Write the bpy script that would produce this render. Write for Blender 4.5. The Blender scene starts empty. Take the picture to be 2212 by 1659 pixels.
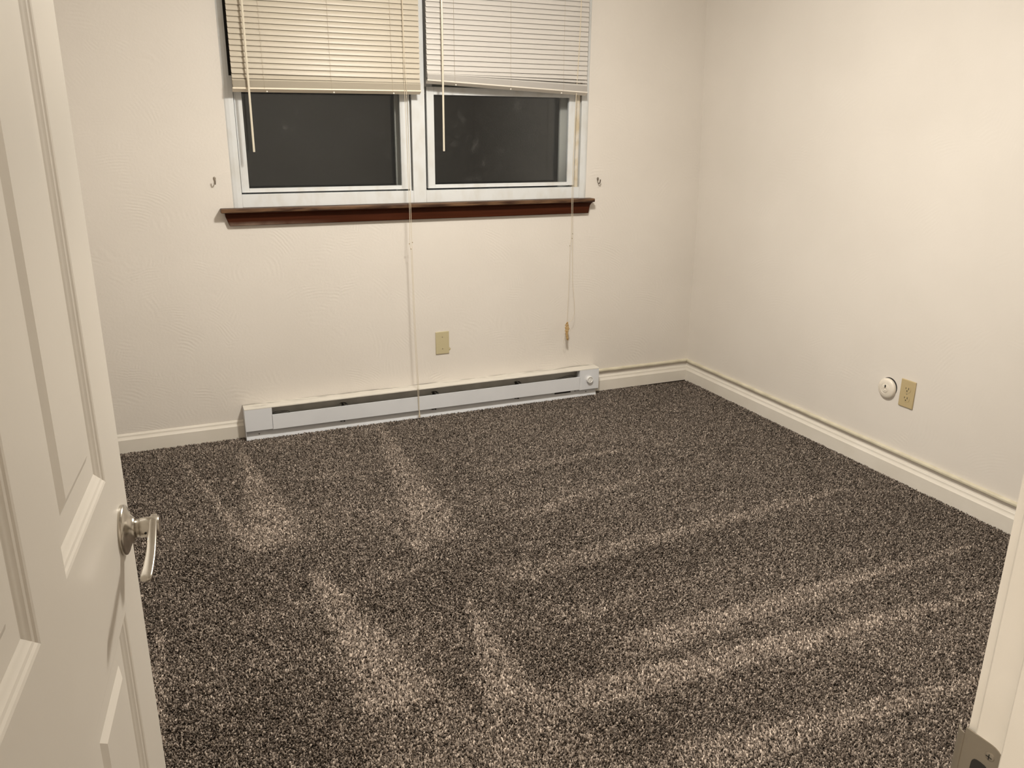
import bpy, bmesh, math
import numpy as np
from mathutils import Vector, Matrix
R = math.radians
sc = bpy.context.scene
C = sc.collection

# ------------------------------------------------------------------ camera, world, lights, exposure
cd = bpy.data.cameras.new('camera'); cam = bpy.data.objects.new('camera', cd); C.objects.link(cam)
cd.sensor_width = 36.0; cd.sensor_fit = 'HORIZONTAL'; cd.lens = 36.0 * 1766.04 / 2212.0; cd.clip_start = 0.02
_p, _y, _r = R(17.638), R(23.5), R(0.538)
_fw = Vector((math.sin(_y)*math.cos(_p), math.cos(_y)*math.cos(_p), -math.sin(_p)))
_rt = Vector((math.cos(_y), -math.sin(_y), 0)); _up = _rt.cross(_fw)
_rt2 = _rt*math.cos(_r) + _up*math.sin(_r); _up2 = -_rt*math.sin(_r) + _up*math.cos(_r)
M = Matrix((_rt2, _up2, -_fw)).transposed().to_4x4(); M.translation = Vector((-2.7187, -3.7376, 1.3931))
cam.matrix_world = M
sc.camera = cam

w = bpy.data.worlds.new('night_sky'); sc.world = w; w.use_nodes = True
bg = w.node_tree.nodes['Background']; bg.inputs[0].default_value = (0.010, 0.013, 0.02, 1); bg.inputs[1].default_value = 0.15

sc.view_settings.view_transform = 'Standard'; sc.view_settings.look = 'None'
sc.view_settings.gamma = 1.0; sc.view_settings.use_curve_mapping = False
sc.view_settings.exposure = 0.0

ROOM_LIGHT = (-1.62, -1.52, 2.25)
HALL_LIGHT = (-3.70, -4.20, 2.28)
def disk_light(name, loc, size, power, col):
    l = bpy.data.lights.new(name, 'AREA'); l.shape = 'DISK'; l.size = size; l.energy = power; l.color = col
    o = bpy.data.objects.new(name, l); C.objects.link(o); o.location = loc
    return o
L1 = disk_light('room_lamp', ROOM_LIGHT, 0.22, 41.0, (1.0, 0.955, 0.87))
Lp = bpy.data.lights.new('room_lamp_glow', 'POINT'); Lp.energy = 28.5; Lp.color = (1.0, 0.955, 0.87); Lp.shadow_soft_size = 0.10
L3 = bpy.data.objects.new('room_lamp_glow', Lp); C.objects.link(L3); L3.location = ROOM_LIGHT
L2 = disk_light('hall_lamp', HALL_LIGHT, 0.22, 40.0, (1.0, 0.94, 0.85))

# ------------------------------------------------------------------ helpers
def tag(o, label=None, cat=None, group=None, kind=None):
    if label: o['label'] = label
    if cat: o['category'] = cat
    if group: o['group'] = group
    if kind: o['kind'] = kind
    return o
def empty(name, loc=(0, 0, 0)):
    o = bpy.data.objects.new(name, None); C.objects.link(o); o.location = loc; o.empty_display_size = 0.05
    return o
def obj(name, bm, mat, parent=None, smooth=False, bevel=0.0, seg=2, angle=35):
    me = bpy.data.meshes.new(name)
    bmesh.ops.recalc_face_normals(bm, faces=bm.faces[:])
    bm.to_mesh(me); bm.free()
    me.materials.append(mat)
    o = bpy.data.objects.new(name, me); C.objects.link(o)
    if smooth:
        for p in me.polygons: p.use_smooth = True
        me.set_sharp_from_angle(angle=R(angle))
    if bevel > 0:
        m = o.modifiers.new('bevel', 'BEVEL'); m.width = bevel; m.segments = seg; m.limit_method = 'ANGLE'; m.angle_limit = R(40)
        if not smooth:
            for p in me.polygons: p.use_smooth = True
            me.set_sharp_from_angle(angle=R(50))
    if parent:
        o.parent = parent
        o.matrix_parent_inverse = parent.matrix_basis.inverted()
    return o
def struct(name, bm, mat, **k):
    o = obj(name, bm, mat, **k); o['kind'] = 'structure'; return o
def box(bm, x0, x1, y0, y1, z0, z1):
    v = [bm.verts.new(p) for p in ((x0,y0,z0),(x1,y0,z0),(x1,y1,z0),(x0,y1,z0),(x0,y0,z1),(x1,y0,z1),(x1,y1,z1),(x0,y1,z1))]
    for f in ((0,3,2,1),(4,5,6,7),(0,1,5,4),(1,2,6,5),(2,3,7,6),(3,0,4,7)): bm.faces.new([v[i] for i in f])
    return v
def B(*b):
    bm = bmesh.new()
    for q in b: box(bm, *q)
    return bm
def prism(bm, prof, a0, a1, axis):
    """extrude closed profile; axis 'x': prof=(y,z); 'y': prof=(x,z); 'z': prof=(x,y). a0/a1 floats or functions of profile point (mitres)"""
    def pt(p, a):
        a = a(p) if callable(a) else a
        return {'x': (a, p[0], p[1]), 'y': (p[0], a, p[1]), 'z': (p[0], p[1], a)}[axis]
    A = [bm.verts.new(pt(p, a0)) for p in prof]; D = [bm.verts.new(pt(p, a1)) for p in prof]
    n = len(prof)
    for i in range(n): bm.faces.new((A[i], A[(i+1) % n], D[(i+1) % n], D[i]))
    bm.faces.new(A[::-1]); bm.faces.new(D)
def PR(prof, a0, a1, axis):
    bm = bmesh.new(); prism(bm, prof, a0, a1, axis); return bm
def tube(bm, pts, r, n=8, cap=True):
    pts = [Vector(p) for p in pts]; rs = r if isinstance(r, (list, tuple)) else [r]*len(pts)
    rings = []; up = None
    for i, p in enumerate(pts):
        t = (pts[min(i+1, len(pts)-1)] - pts[max(i-1, 0)]).normalized()
        if up is None:
            up = t.orthogonal().normalized()
        else:
            up = (up - t*up.dot(t)).normalized()
        s = t.cross(up)
        rings.append([bm.verts.new(p + (up*math.cos(2*math.pi*k/n) + s*math.sin(2*math.pi*k/n))*rs[i]) for k in range(n)])
    for a, b in zip(rings, rings[1:]):
        for k in range(n): bm.faces.new((a[k], a[(k+1) % n], b[(k+1) % n], b[k]))
    if cap: bm.faces.new(rings[0][::-1]); bm.faces.new(rings[-1])
def lathe(bm, prof, mat4, n=40):
    """prof=(radius, height) revolved about local z, then transformed"""
    rings = []
    for r, h in prof:
        if r < 1e-6: rings.append([bm.verts.new(mat4 @ Vector((0, 0, h)))])
        else: rings.append([bm.verts.new(mat4 @ Vector((r*math.cos(2*math.pi*k/n), r*math.sin(2*math.pi*k/n), h))) for k in range(n)])
    for a, b in zip(rings, rings[1:]):
        for k in range(n):
            q = [a[k % len(a)], a[(k+1) % len(a)], b[(k+1) % len(b)], b[k % len(b)]]
            u = []
            for x in q:
                if x not in u: u.append(x)
            if len(u) > 2: bm.faces.new(u)
def smooth_path(pts, k=6):
    pts = [Vector(p) for p in pts]; out = []
    P = [pts[0]] + pts + [pts[-1]]
    for i in range(1, len(P)-2):
        a, b, c, d = P[i-1], P[i], P[i+1], P[i+2]
        for j in range(k):
            t = j/k
            out.append(0.5*((2*b) + (c-a)*t + (2*a-5*b+4*c-d)*t*t + (3*b-a-3*c+d)*t**3))
    out.append(pts[-1]); return out
FACE_Y = Matrix.Rotation(R(90), 4, 'X')        # local z -> -y (out of the back wall)
FACE_X = Matrix.Rotation(R(-90), 4, 'Y')       # local z -> -x (out of the right wall)
def TR(x, y, z): return Matrix.Translation((x, y, z))

# ------------------------------------------------------------------ materials
def mat(name, col, rough=0.5, metal=0.0, spec=0.5):
    m = bpy.data.materials.new(name); m.use_nodes = True
    b = m.node_tree.nodes['Principled BSDF']
    b.inputs['Base Color'].default_value = (*col, 1); b.inputs['Roughness'].default_value = rough
    b.inputs['Metallic'].default_value = metal; b.inputs['Specular IOR Level'].default_value = spec
    return m, m.node_tree, b
def N(nt, t, **k):
    n = nt.nodes.new(t)
    for a, v in k.items():
        if a in ('operation', 'blend_type', 'data_type', 'feature', 'attribute_name', 'noise_dimensions', 'distance', 'wave_type', 'bands_direction', 'interpolation_type'): setattr(n, a, v)
        else: n.inputs[a].default_value = v
    return n
def noise_var(nt, b, c0, c1, scale=6.0, lo=0.4, hi=0.6, stretch=None, detail=4.0):
    tc = N(nt, 'ShaderNodeTexCoord'); mp = N(nt, 'ShaderNodeMapping')
    if stretch: mp.inputs['Scale'].default_value = stretch
    no = N(nt, 'ShaderNodeTexNoise', Scale=scale, Detail=detail)
    rp = nt.nodes.new('ShaderNodeValToRGB'); rp.color_ramp.elements[0].position = lo; rp.color_ramp.elements[1].position = hi
    rp.color_ramp.elements[0].color = (*c0, 1); rp.color_ramp.elements[1].color = (*c1, 1)
    L = nt.links.new
    L(tc.outputs['Object'], mp.inputs[0]); L(mp.outputs[0], no.inputs['Vector']); L(no.outputs['Fac'], rp.inputs[0]); L(rp.outputs[0], b.inputs['Base Color'])
    return tc, no, rp
def bump(nt, b, src, strength, dist):
    bp = N(nt, 'ShaderNodeBump', Strength=strength, Distance=dist); nt.links.new(src, bp.inputs['Height']); nt.links.new(bp.outputs[0], b.inputs['Normal']); return bp

def wall_mat(name, axis_u, col0, col1, relief):
    """cream paint over hand-troweled plaster: overlapping fan arcs in relief"""
    m, nt, b = mat(name, col0, 0.6, spec=0.2)
    L = nt.links.new
    tc, no, rp = noise_var(nt, b, col0, col1, 2.2, 0.35, 0.65)
    sp = N(nt, 'ShaderNodeSeparateXYZ'); L(tc.outputs['Object'], sp.inputs[0])
    cm = N(nt, 'ShaderNodeCombineXYZ'); L(sp.outputs[axis_u], cm.inputs[0]); L(sp.outputs[2], cm.inputs[1])
    total = None
    for k, (s, off, fq, w0) in enumerate(((2.0, 0.0, 520.0, 1.0), (1.7, 3.7, 450.0, 0.8))):
        ad = N(nt, 'ShaderNodeVectorMath', operation='ADD'); ad.inputs[1].default_value = (off, off*0.6, 0); L(cm.outputs[0], ad.inputs[0])
        vo = N(nt, 'ShaderNodeTexVoronoi', Scale=s, Randomness=1.0, feature='F1'); L(ad.outputs[0], vo.inputs['Vector'])
        sb = N(nt, 'ShaderNodeVectorMath', operation='SUBTRACT'); L(ad.outputs[0], sb.inputs[0]); L(vo.outputs['Position'], sb.inputs[1])
        of = N(nt, 'ShaderNodeVectorMath', operation='ADD'); of.inputs[1].default_value = (0.02, 0.22, 0); L(sb.outputs[0], of.inputs[0])
        ln = N(nt, 'ShaderNodeVectorMath', operation='LENGTH'); L(of.outputs[0], ln.inputs[0])
        wn = N(nt, 'ShaderNodeTexNoise', Scale=14.0, Detail=2.0); L(ad.outputs[0], wn.inputs['Vector'])
        wa = N(nt, 'ShaderNodeMath', operation='MULTIPLY_ADD'); wa.inputs[1].default_value = 0.02; L(wn.outputs['Fac'], wa.inputs[0]); L(ln.outputs['Value'], wa.inputs[2])
        fm = N(nt, 'ShaderNodeMath', operation='MULTIPLY'); fm.inputs[1].default_value = fq; L(wa.outputs[0], fm.inputs[0])
        sn = N(nt, 'ShaderNodeMath', operation='SINE'); L(fm.outputs[0], sn.inputs[0])
        mk = N(nt, 'ShaderNodeTexNoise', Scale=7.0, Detail=2.0); a2 = N(nt, 'ShaderNodeVectorMath', operation='ADD'); a2.inputs[1].default_value = (9+k, 4, 0)
        L(ad.outputs[0], a2.inputs[0]); L(a2.outputs[0], mk.inputs['Vector'])
        mr = N(nt, 'ShaderNodeMapRange'); mr.inputs[1].default_value = 0.54; mr.inputs[2].default_value = 0.74; mr.inputs[4].default_value = w0; L(mk.outputs['Fac'], mr.inputs[0])
        mu = N(nt, 'ShaderNodeMath', operation='MULTIPLY'); L(sn.outputs[0], mu.inputs[0]); L(mr.outputs[0], mu.inputs[1])
        if total is None: total = mu
        else:
            s2 = N(nt, 'ShaderNodeMath', operation='ADD'); L(total.outputs[0], s2.inputs[0]); L(mu.outputs[0], s2.inputs[1]); total = s2
    fn = N(nt, 'ShaderNodeTexNoise', Scale=95.0, Detail=3.0); L(tc.outputs['Object'], fn.inputs['Vector'])
    fa = N(nt, 'ShaderNodeMath', operation='MULTIPLY_ADD'); fa.inputs[1].default_value = 1.6; L(fn.outputs['Fac'], fa.inputs[0]); L(total.outputs[0], fa.inputs[2])
    bn = N(nt, 'ShaderNodeTexNoise', Scale=9.0, Detail=2.0); L(tc.outputs['Object'], bn.inputs['Vector'])
    fb = N(nt, 'ShaderNodeMath', operation='MULTIPLY_ADD'); fb.inputs[1].default_value = 5.0; L(bn.outputs['Fac'], fb.inputs[0]); L(fa.outputs[0], fb.inputs[2])
    bump(nt, b, fb.outputs[0], relief, 0.0010)
    return m
WC0, WC1 = (0.700, 0.655, 0.600), (0.730, 0.685, 0.630)
M_wall_b = wall_mat('cream_troweled_paint_back', 0, WC0, WC1, 0.26)
M_wall_r = wall_mat('cream_troweled_paint_side', 1, WC0, WC1, 0.11)
M_ceil, nt, b = mat('ceiling_paint', (0.76, 0.72, 0.66), 0.8)
M_trim, nt, b = mat('white_trim_paint', (0.72, 0.67, 0.575), 0.38)
tc, no, rp = noise_var(nt, b, (0.72, 0.675, 0.60), (0.76, 0.715, 0.645), 5.0)
bump(nt, b, no.outputs['Fac'], 0.05, 0.002)
M_door, nt, b = mat('door_paint', (0.68, 0.62, 0.52), 0.42)
tc, no, rp = noise_var(nt, b, (0.72, 0.675, 0.605), (0.74, 0.695, 0.625), 3.0)
n2 = N(nt, 'ShaderNodeTexNoise', Scale=160.0, Detail=2.0); nt.links.new(tc.outputs['Object'], n2.inputs['Vector']); bump(nt, b, n2.outputs['Fac'], 0.12, 0.0006)
M_win, nt, b = mat('window_white_worn', (0.72, 0.70, 0.66), 0.5)
tc, no, rp = noise_var(nt, b, (0.62, 0.62, 0.60), (0.67, 0.685, 0.69), 11.0, 0.33, 0.52, (1.6, 1, 0.8), 6.0)
bump(nt, b, no.outputs['Fac'], 0.2, 0.001)
M_winshade, nt, b = mat('window_track_yellowed', (0.62, 0.56, 0.44), 0.5)
noise_var(nt, b, (0.55, 0.47, 0.33), (0.66, 0.62, 0.55), 14.0, 0.4, 0.6)
M_storm, nt, b = mat('storm_frame_aluminium', (0.55, 0.56, 0.53), 0.5, 0.2)
M_groove, nt, b = mat('window_groove_dark', (0.09, 0.085, 0.075), 0.8)
M_wood, nt, b = mat('dark_red_brown_wood', (0.055, 0.018, 0.008), 0.5, spec=0.10)
noise_var(nt, b, (0.037, 0.0085, 0.0022), (0.062, 0.015, 0.0045), 5.0, 0.3, 0.7, (0.6, 8, 14), 5.0)
M_woodtop, nt, b = mat('worn_wood_top', (0.12, 0.06, 0.03), 0.5, spec=0.25)
noise_var(nt, b, (0.035, 0.014, 0.007), (0.15, 0.082, 0.042), 7.0, 0.40, 0.66, (1.2, 10, 10), 5.0)
def apron_mat():
    m, nt, b = mat('worn_wood_apron', (0.055, 0.018, 0.008), 0.5, spec=0.10); L = nt.links.new
    tc, no, rp = noise_var(nt, b, (0.037, 0.0085, 0.0022), (0.062, 0.015, 0.0045), 5.0, 0.3, 0.7, (0.6, 8, 14), 5.0)
    sp = N(nt, 'ShaderNodeSeparateXYZ'); L(tc.outputs['Object'], sp.inputs[0])
    # worn pale strip along the lower left edge, varnish gone
    a = N(nt, 'ShaderNodeMapRange'); a.inputs[1].default_value = 0.985; a.inputs[2].default_value = 0.966; L(sp.outputs[2], a.inputs[0])
    c = N(nt, 'ShaderNodeMapRange'); c.inputs[1].default_value = -1.95; c.inputs[2].default_value = -2.38; L(sp.outputs[0], c.inputs[0])
    n3 = N(nt, 'ShaderNodeTexNoise', Scale=18.0, Detail=4.0); L(tc.outputs['Object'], n3.inputs['Vector'])
    m1 = N(nt, 'ShaderNodeMath', operation='MULTIPLY'); L(a.outputs[0], m1.inputs[0]); L(c.outputs[0], m1.inputs[1])
    m2 = N(nt, 'ShaderNodeMath', operation='MULTIPLY'); L(m1.outputs[0], m2.inputs[0]); L(n3.outputs['Fac'], m2.inputs[1])
    mx = N(nt, 'ShaderNodeMix', data_type='RGBA'); L(m2.outputs[0], mx.inputs[0]); L(rp.outputs[0], mx.inputs[6]); mx.inputs[7].default_value = (0.34, 0.26, 0.20, 1)
    L(mx.outputs[2], b.inputs['Base Color']); return m
M_apron = apron_mat()
M_blindL, nt, b = mat('cream_vinyl', (0.53, 0.475, 0.385), 0.42)
M_blindR, nt, b = mat('off_white_vinyl', (0.59, 0.56, 0.525), 0.42)
M_blindLr, nt, b = mat('cream_vinyl_rail', (0.74, 0.65, 0.52), 0.42)
M_blindRr, nt, b = mat('off_white_vinyl_rail', (0.68, 0.63, 0.56), 0.42)
M_cord, nt, b = mat('cord_cream', (0.66, 0.58, 0.45), 0.8)
M_cordl, nt, b = mat('ladder_cord_dark', (0.42, 0.36, 0.27), 0.8)  # ladder cords in a darker tone than the lift cords
M_cordd, nt, b = mat('cord_knot_grimy', (0.35, 0.29, 0.20), 0.8)
M_tangle, nt, b = mat('yellowed_tassel', (0.50, 0.33, 0.13), 0.6)
noise_var(nt, b, (0.36, 0.21, 0.07), (0.62, 0.46, 0.24), 160.0, 0.4, 0.6)
M_wand, nt, b = mat('clear_yellowed_wand', (0.72, 0.66, 0.54), 0.25)
M_plug, nt, b = mat('white_plug', (0.8, 0.76, 0.68), 0.4)
M_heat, nt, b = mat('heater_white_enamel', (0.64, 0.645, 0.66), 0.38)
noise_var(nt, b, (0.69, 0.705, 0.735), (0.72, 0.735, 0.765), 4.0)
M_heatin, nt, b = mat('heater_inside_grey', (0.5, 0.48, 0.44), 0.7)
noise_var(nt, b, (0.60, 0.58, 0.53), (0.70, 0.68, 0.63), 9.0)
def heat_top():
    m, nt, b = mat('heater_top_enamel_grimy', (0.70, 0.67, 0.61), 0.38); L = nt.links.new
    tc = N(nt, 'ShaderNodeTexCoord'); sp = N(nt, 'ShaderNodeSeparateXYZ'); L(tc.outputs['Object'], sp.inputs[0])
    mp = N(nt, 'ShaderNodeMapping'); mp.inputs['Scale'].default_value = (1.0, 7.0, 7.0); L(tc.outputs['Object'], mp.inputs[0])
    no = N(nt, 'ShaderNodeTexNoise', Scale=9.0, Detail=5.0); L(mp.outputs[0], no.inputs['Vector'])
    g = N(nt, 'ShaderNodeMapRange'); g.inputs[1].default_value = 0.47; g.inputs[2].default_value = 0.62; L(no.outputs['Fac'], g.inputs[0])
    e = N(nt, 'ShaderNodeMapRange'); e.inputs[1].default_value = -0.030; e.inputs[2].default_value = -0.004; e.inputs[3].default_value = 0.12; L(sp.outputs[1], e.inputs[0])
    m1 = N(nt, 'ShaderNodeMath', operation='MULTIPLY'); L(g.outputs[0], m1.inputs[0]); L(e.outputs[0], m1.inputs[1])
    # scuff near the left end
    d = N(nt, 'ShaderNodeVectorMath', operation='SUBTRACT'); d.inputs[1].default_value = (-2.375, -0.040, 0.155); L(tc.outputs['Object'], d.inputs[0])
    ds = N(nt, 'ShaderNodeVectorMath', operation='MULTIPLY'); ds.inputs[1].default_value = (22.0, 75.0, 0.0); L(d.outputs[0], ds.inputs[0])
    dl = N(nt, 'ShaderNodeVectorMath', operation='LENGTH'); L(ds.outputs[0], dl.inputs[0])
    dm = N(nt, 'ShaderNodeMapRange'); dm.inputs[1].default_value = 1.1; dm.inputs[2].default_value = 0.5; L(dl.outputs['Value'], dm.inputs[0])
    n5 = N(nt, 'ShaderNodeTexNoise', Scale=26.0, Detail=4.0); L(mp.outputs[0], n5.inputs['Vector'])
    d2 = N(nt, 'ShaderNodeMapRange'); d2.inputs[1].default_value = 0.42; d2.inputs[2].default_value = 0.6; d2.inputs[4].default_value = 0.75; L(n5.outputs['Fac'], d2.inputs[0])
    d3 = N(nt, 'ShaderNodeMath', operation='MULTIPLY'); L(dm.outputs[0], d3.inputs[0]); L(d2.outputs[0], d3.inputs[1])
    mx0 = N(nt, 'ShaderNodeMath', operation='MAXIMUM'); L(m1.outputs[0], mx0.inputs[0]); L(d3.outputs[0], mx0.inputs[1])
    mx = N(nt, 'ShaderNodeMix', data_type='RGBA'); L(mx0.outputs[0], mx.inputs[0]); mx.inputs[6].default_value = (0.70, 0.665, 0.60, 1); mx.inputs[7].default_value = (0.22, 0.20, 0.17, 1)
    L(mx.outputs[2], b.inputs['Base Color']); return m
M_heattop = heat_top()
M_black, nt, b = mat('black_metal', (0.02, 0.018, 0.016), 0.6)
M_fin, nt, b = mat('fin_aluminium', (0.25, 0.24, 0.22), 0.5, 0.7)
M_knob, nt, b = mat('white_plastic_knob', (0.80, 0.79, 0.77), 0.3)
M_plate, nt, b = mat('ivory_plastic', (0.52, 0.455, 0.285), 0.4)
M_plate2, nt, b = mat('ivory_plastic_worn', (0.50, 0.40, 0.225), 0.4)
M_screw, nt, b = mat('screw_painted', (0.33, 0.28, 0.18), 0.4)
M_jack, nt, b = mat('white_cap_plastic', (0.74, 0.68, 0.59), 0.35)
M_hook, nt, b = mat('hook_aged_metal', (0.30, 0.26, 0.21), 0.38, 0.6)
M_hook2, nt, b = mat('hook_dark_bronze', (0.16, 0.13, 0.10), 0.4, 0.5)
M_race, nt, b = mat('painted_cable_yellowed', (0.68, 0.60, 0.42), 0.45)
tc, no, rp = noise_var(nt, b, (0.56, 0.51, 0.39), (0.66, 0.61, 0.48), 18.0, 0.35, 0.65)
bump(nt, b, no.outputs['Fac'], 0.5, 0.003)
M_nick, nt, b = mat('satin_nickel', (0.52, 0.485, 0.43), 0.22, 1.0)
n2 = N(nt, 'ShaderNodeTexNoise', Scale=40.0, Detail=3.0)
mr = N(nt, 'ShaderNodeMapRange'); mr.inputs[3].default_value = 0.18; mr.inputs[4].default_value = 0.30
nt.links.new(n2.outputs['Fac'], mr.inputs[0]); nt.links.new(mr.outputs[0], b.inputs['Roughness'])
M_strike, nt, b = mat('strike_satin_nickel', (0.36, 0.32, 0.26), 0.5, 0.75)
M_fixture, nt, b = mat('fixture_white', (0.8, 0.8, 0.78), 0.4)
M_diff, nt, b = mat('lit_glass_diffuser', (0.9, 0.85, 0.75), 0.3)
b.inputs['Emission Color'].default_value = (1.0, 0.88, 0.70, 1); b.inputs['Emission Strength'].default_value = 9.0
M_ground, nt, b = mat('dark_lawn', (0.02, 0.03, 0.012), 0.9)
noise_var(nt, b, (0.015, 0.022, 0.01), (0.03, 0.04, 0.018), 3.0)

def glass_mat():
    m = bpy.data.materials.new('window_glass_smudged'); m.use_nodes = True; nt = m.node_tree; nt.nodes.clear(); L = nt.links.new
    out = N(nt, 'ShaderNodeOutputMaterial'); tr = N(nt, 'ShaderNodeBsdfTransparent'); gl = N(nt, 'ShaderNodeBsdfGlossy', Roughness=0.04); gl.inputs[0].default_value = (.52, .54, .54, 1)
    fr = N(nt, 'ShaderNodeFresnel', IOR=1.5); mx = N(nt, 'ShaderNodeMixShader')
    L(fr.outputs[0], mx.inputs[0]); L(tr.outputs[0], mx.inputs[1]); L(gl.outputs[0], mx.inputs[2])
    # thin grease smears and dust that scatter a little light
    di = N(nt, 'ShaderNodeBsdfDiffuse'); di.inputs[0].default_value = (0.75, 0.72, 0.68, 1)
    tc = N(nt, 'ShaderNodeTexCoord'); no = N(nt, 'ShaderNodeTexNoise', Scale=16.0, Detail=6.0, Roughness=0.7); L(tc.outputs['Object'], no.inputs['Vector'])
    rp = N(nt, 'ShaderNodeMapRange'); rp.inputs[1].default_value = 0.60; rp.inputs[2].default_value = 0.85; rp.inputs[3].default_value = 0.0; rp.inputs[4].default_value = 0.06
    L(no.outputs['Fac'], rp.inputs[0])
    m2 = N(nt, 'ShaderNodeMixShader'); L(rp.outputs[0], m2.inputs[0]); L(mx.outputs[0], m2.inputs[1]); L(di.outputs[0], m2.inputs[2]); L(m2.outputs[0], out.inputs[0])
    return m
M_glass = glass_mat()

def carpet_mat():
    m, nt, b = mat('frieze_carpet_yarn', (0.12, 0.1, 0.085), 0.95, spec=0.15); L = nt.links.new
    at = N(nt, 'ShaderNodeAttribute', attribute_name='tone'); an = N(nt, 'ShaderNodeAttribute', attribute_name='nap_fill')
    rp = nt.nodes.new('ShaderNodeValToRGB'); cr = rp.color_ramp
    cr.elements[0].position = 0.0; cr.elements[0].color = (0.034, 0.026, 0.020, 1)
    cr.elements[1].position = 1.0; cr.elements[1].color = (0.53, 0.46, 0.40, 1)
    e = cr.elements.new(0.35); e.color = (0.103, 0.083, 0.069, 1)
    e = cr.elements.new(0.70); e.color = (0.275, 0.232, 0.197, 1)
    L(at.outputs['Fac'], rp.inputs[0])
    # brushed pile paler in strokes; brightening of left and near floor painted in too
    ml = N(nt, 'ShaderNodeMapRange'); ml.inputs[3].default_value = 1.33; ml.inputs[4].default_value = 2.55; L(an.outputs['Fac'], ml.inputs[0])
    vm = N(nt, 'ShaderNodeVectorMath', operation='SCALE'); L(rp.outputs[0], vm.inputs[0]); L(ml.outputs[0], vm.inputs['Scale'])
    L(vm.outputs[0], b.inputs['Base Color']); return m
M_carpet = carpet_mat()
M_carpetbase, nt, b = mat('carpet_backing', (0.07, 0.052, 0.042), 0.95, spec=0.1)
tc, no, rp = noise_var(nt, b, (0.03, 0.022, 0.017), (0.17, 0.135, 0.11), 190.0, 0.35, 0.65)
bump(nt, b, no.outputs['Fac'], 0.9, 0.006)

# ------------------------------------------------------------------ room shell
XL, YF, ZC = -3.14, -3.365, 2.40          # left wall, front wall (room side), ceiling
T = 0.12
HB = -4.90                                # far wall of the hall
struct('floor', B((XL-0.1, 0.1, HB-0.1, 0.1, -0.12, -0.004)), M_carpetbase)
struct('ceiling', B((XL-1.2, 0.1, HB-0.1, 0.12, ZC, ZC+0.1)), M_ceil)
WX0, WX1, WZ0, WZ1 = -2.385, -0.722, 1.045, 2.085
struct('wall_back', B((XL-0.1, WX0, 0, T, -0.1, ZC), (WX1, 0.10, 0, T, -0.1, ZC), (WX0, WX1, 0, T, -0.1, WZ0), (WX0, WX1, 0, T, WZ1, ZC)), M_wall_b)
# right wall: an old plaster wall whose far corner leans in towards the top
bm = bmesh.new()
zs = [-0.1, 0.13, 0.5, 0.95, 1.2, 1.45, 1.7, 2.0, ZC]; ys = [0.0, -0.25, -0.5, -0.9, -1.4, -2.4, YF-0.01]
def lean(z, y):
    a = np.interp(z, [0, .13, .99, 1.99, 2.4], [-.0, -.004, -.008, -.047, -.055]); return float(a)*max(0.0, 1+y/1.4)**1.5
G = [[bm.verts.new((lean(z, y), y, z)) for z in zs] for y in ys]
for i in range(len(ys)-1):
    for j in range(len(zs)-1): bm.faces.new((G[i][j], G[i+1][j], G[i+1][j+1], G[i][j+1]))
O_ = [bm.verts.new((T, y, z)) for y, z in ((0.0, -0.1), (YF-0.01, -0.1), (YF-0.01, ZC), (0.0, ZC))]
bm.faces.new(O_)
bm.faces.new([G[i][0] for i in range(len(ys))] + [O_[1], O_[0]]); bm.faces.new([G[i][-1] for i in range(len(ys))] + [O_[2], O_[3]])
bm.faces.new([G[0][j] for j in range(len(zs))] + [O_[3], O_[0]]); bm.faces.new([G[-1][j] for j in range(len(zs))] + [O_[2], O_[1]])
struct('wall_right', bm, M_wall_r, smooth=True)
struct('wall_left', B((XL-T, XL, YF, 0, -0.1, ZC)), M_wall_r)
DX0, DX1, DZ = -2.952, -2.107, 2.065      # rough doorway in the front wall
struct('wall_front', B((XL-1.1, DX0, YF-T, YF, -0.1, ZC), (DX1, T, YF-T, YF, -0.1, ZC), (DX0, DX1, YF-T, YF, DZ, ZC)), M_wall_b)
struct('wall_hall_back', B((XL-1.1, -0.9, HB-T, HB, -0.1, ZC)), M_wall_b)
struct('wall_hall_left', B((XL-1.1-T, XL-1.1, HB, YF-T, -0.1, ZC)), M_wall_r)
struct('wall_hall_right', B((-1.0, -0.9, HB, YF-T, -0.1, ZC)), M_wall_r)
struct('floor_hall', B((XL-1.1, XL-0.1, HB-0.1, YF, -0.12, -0.004)), M_carpetbase)
struct('ground_outside', B((-8, 6, T, 12, -0.6, -0.4)), M_ground)

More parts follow.
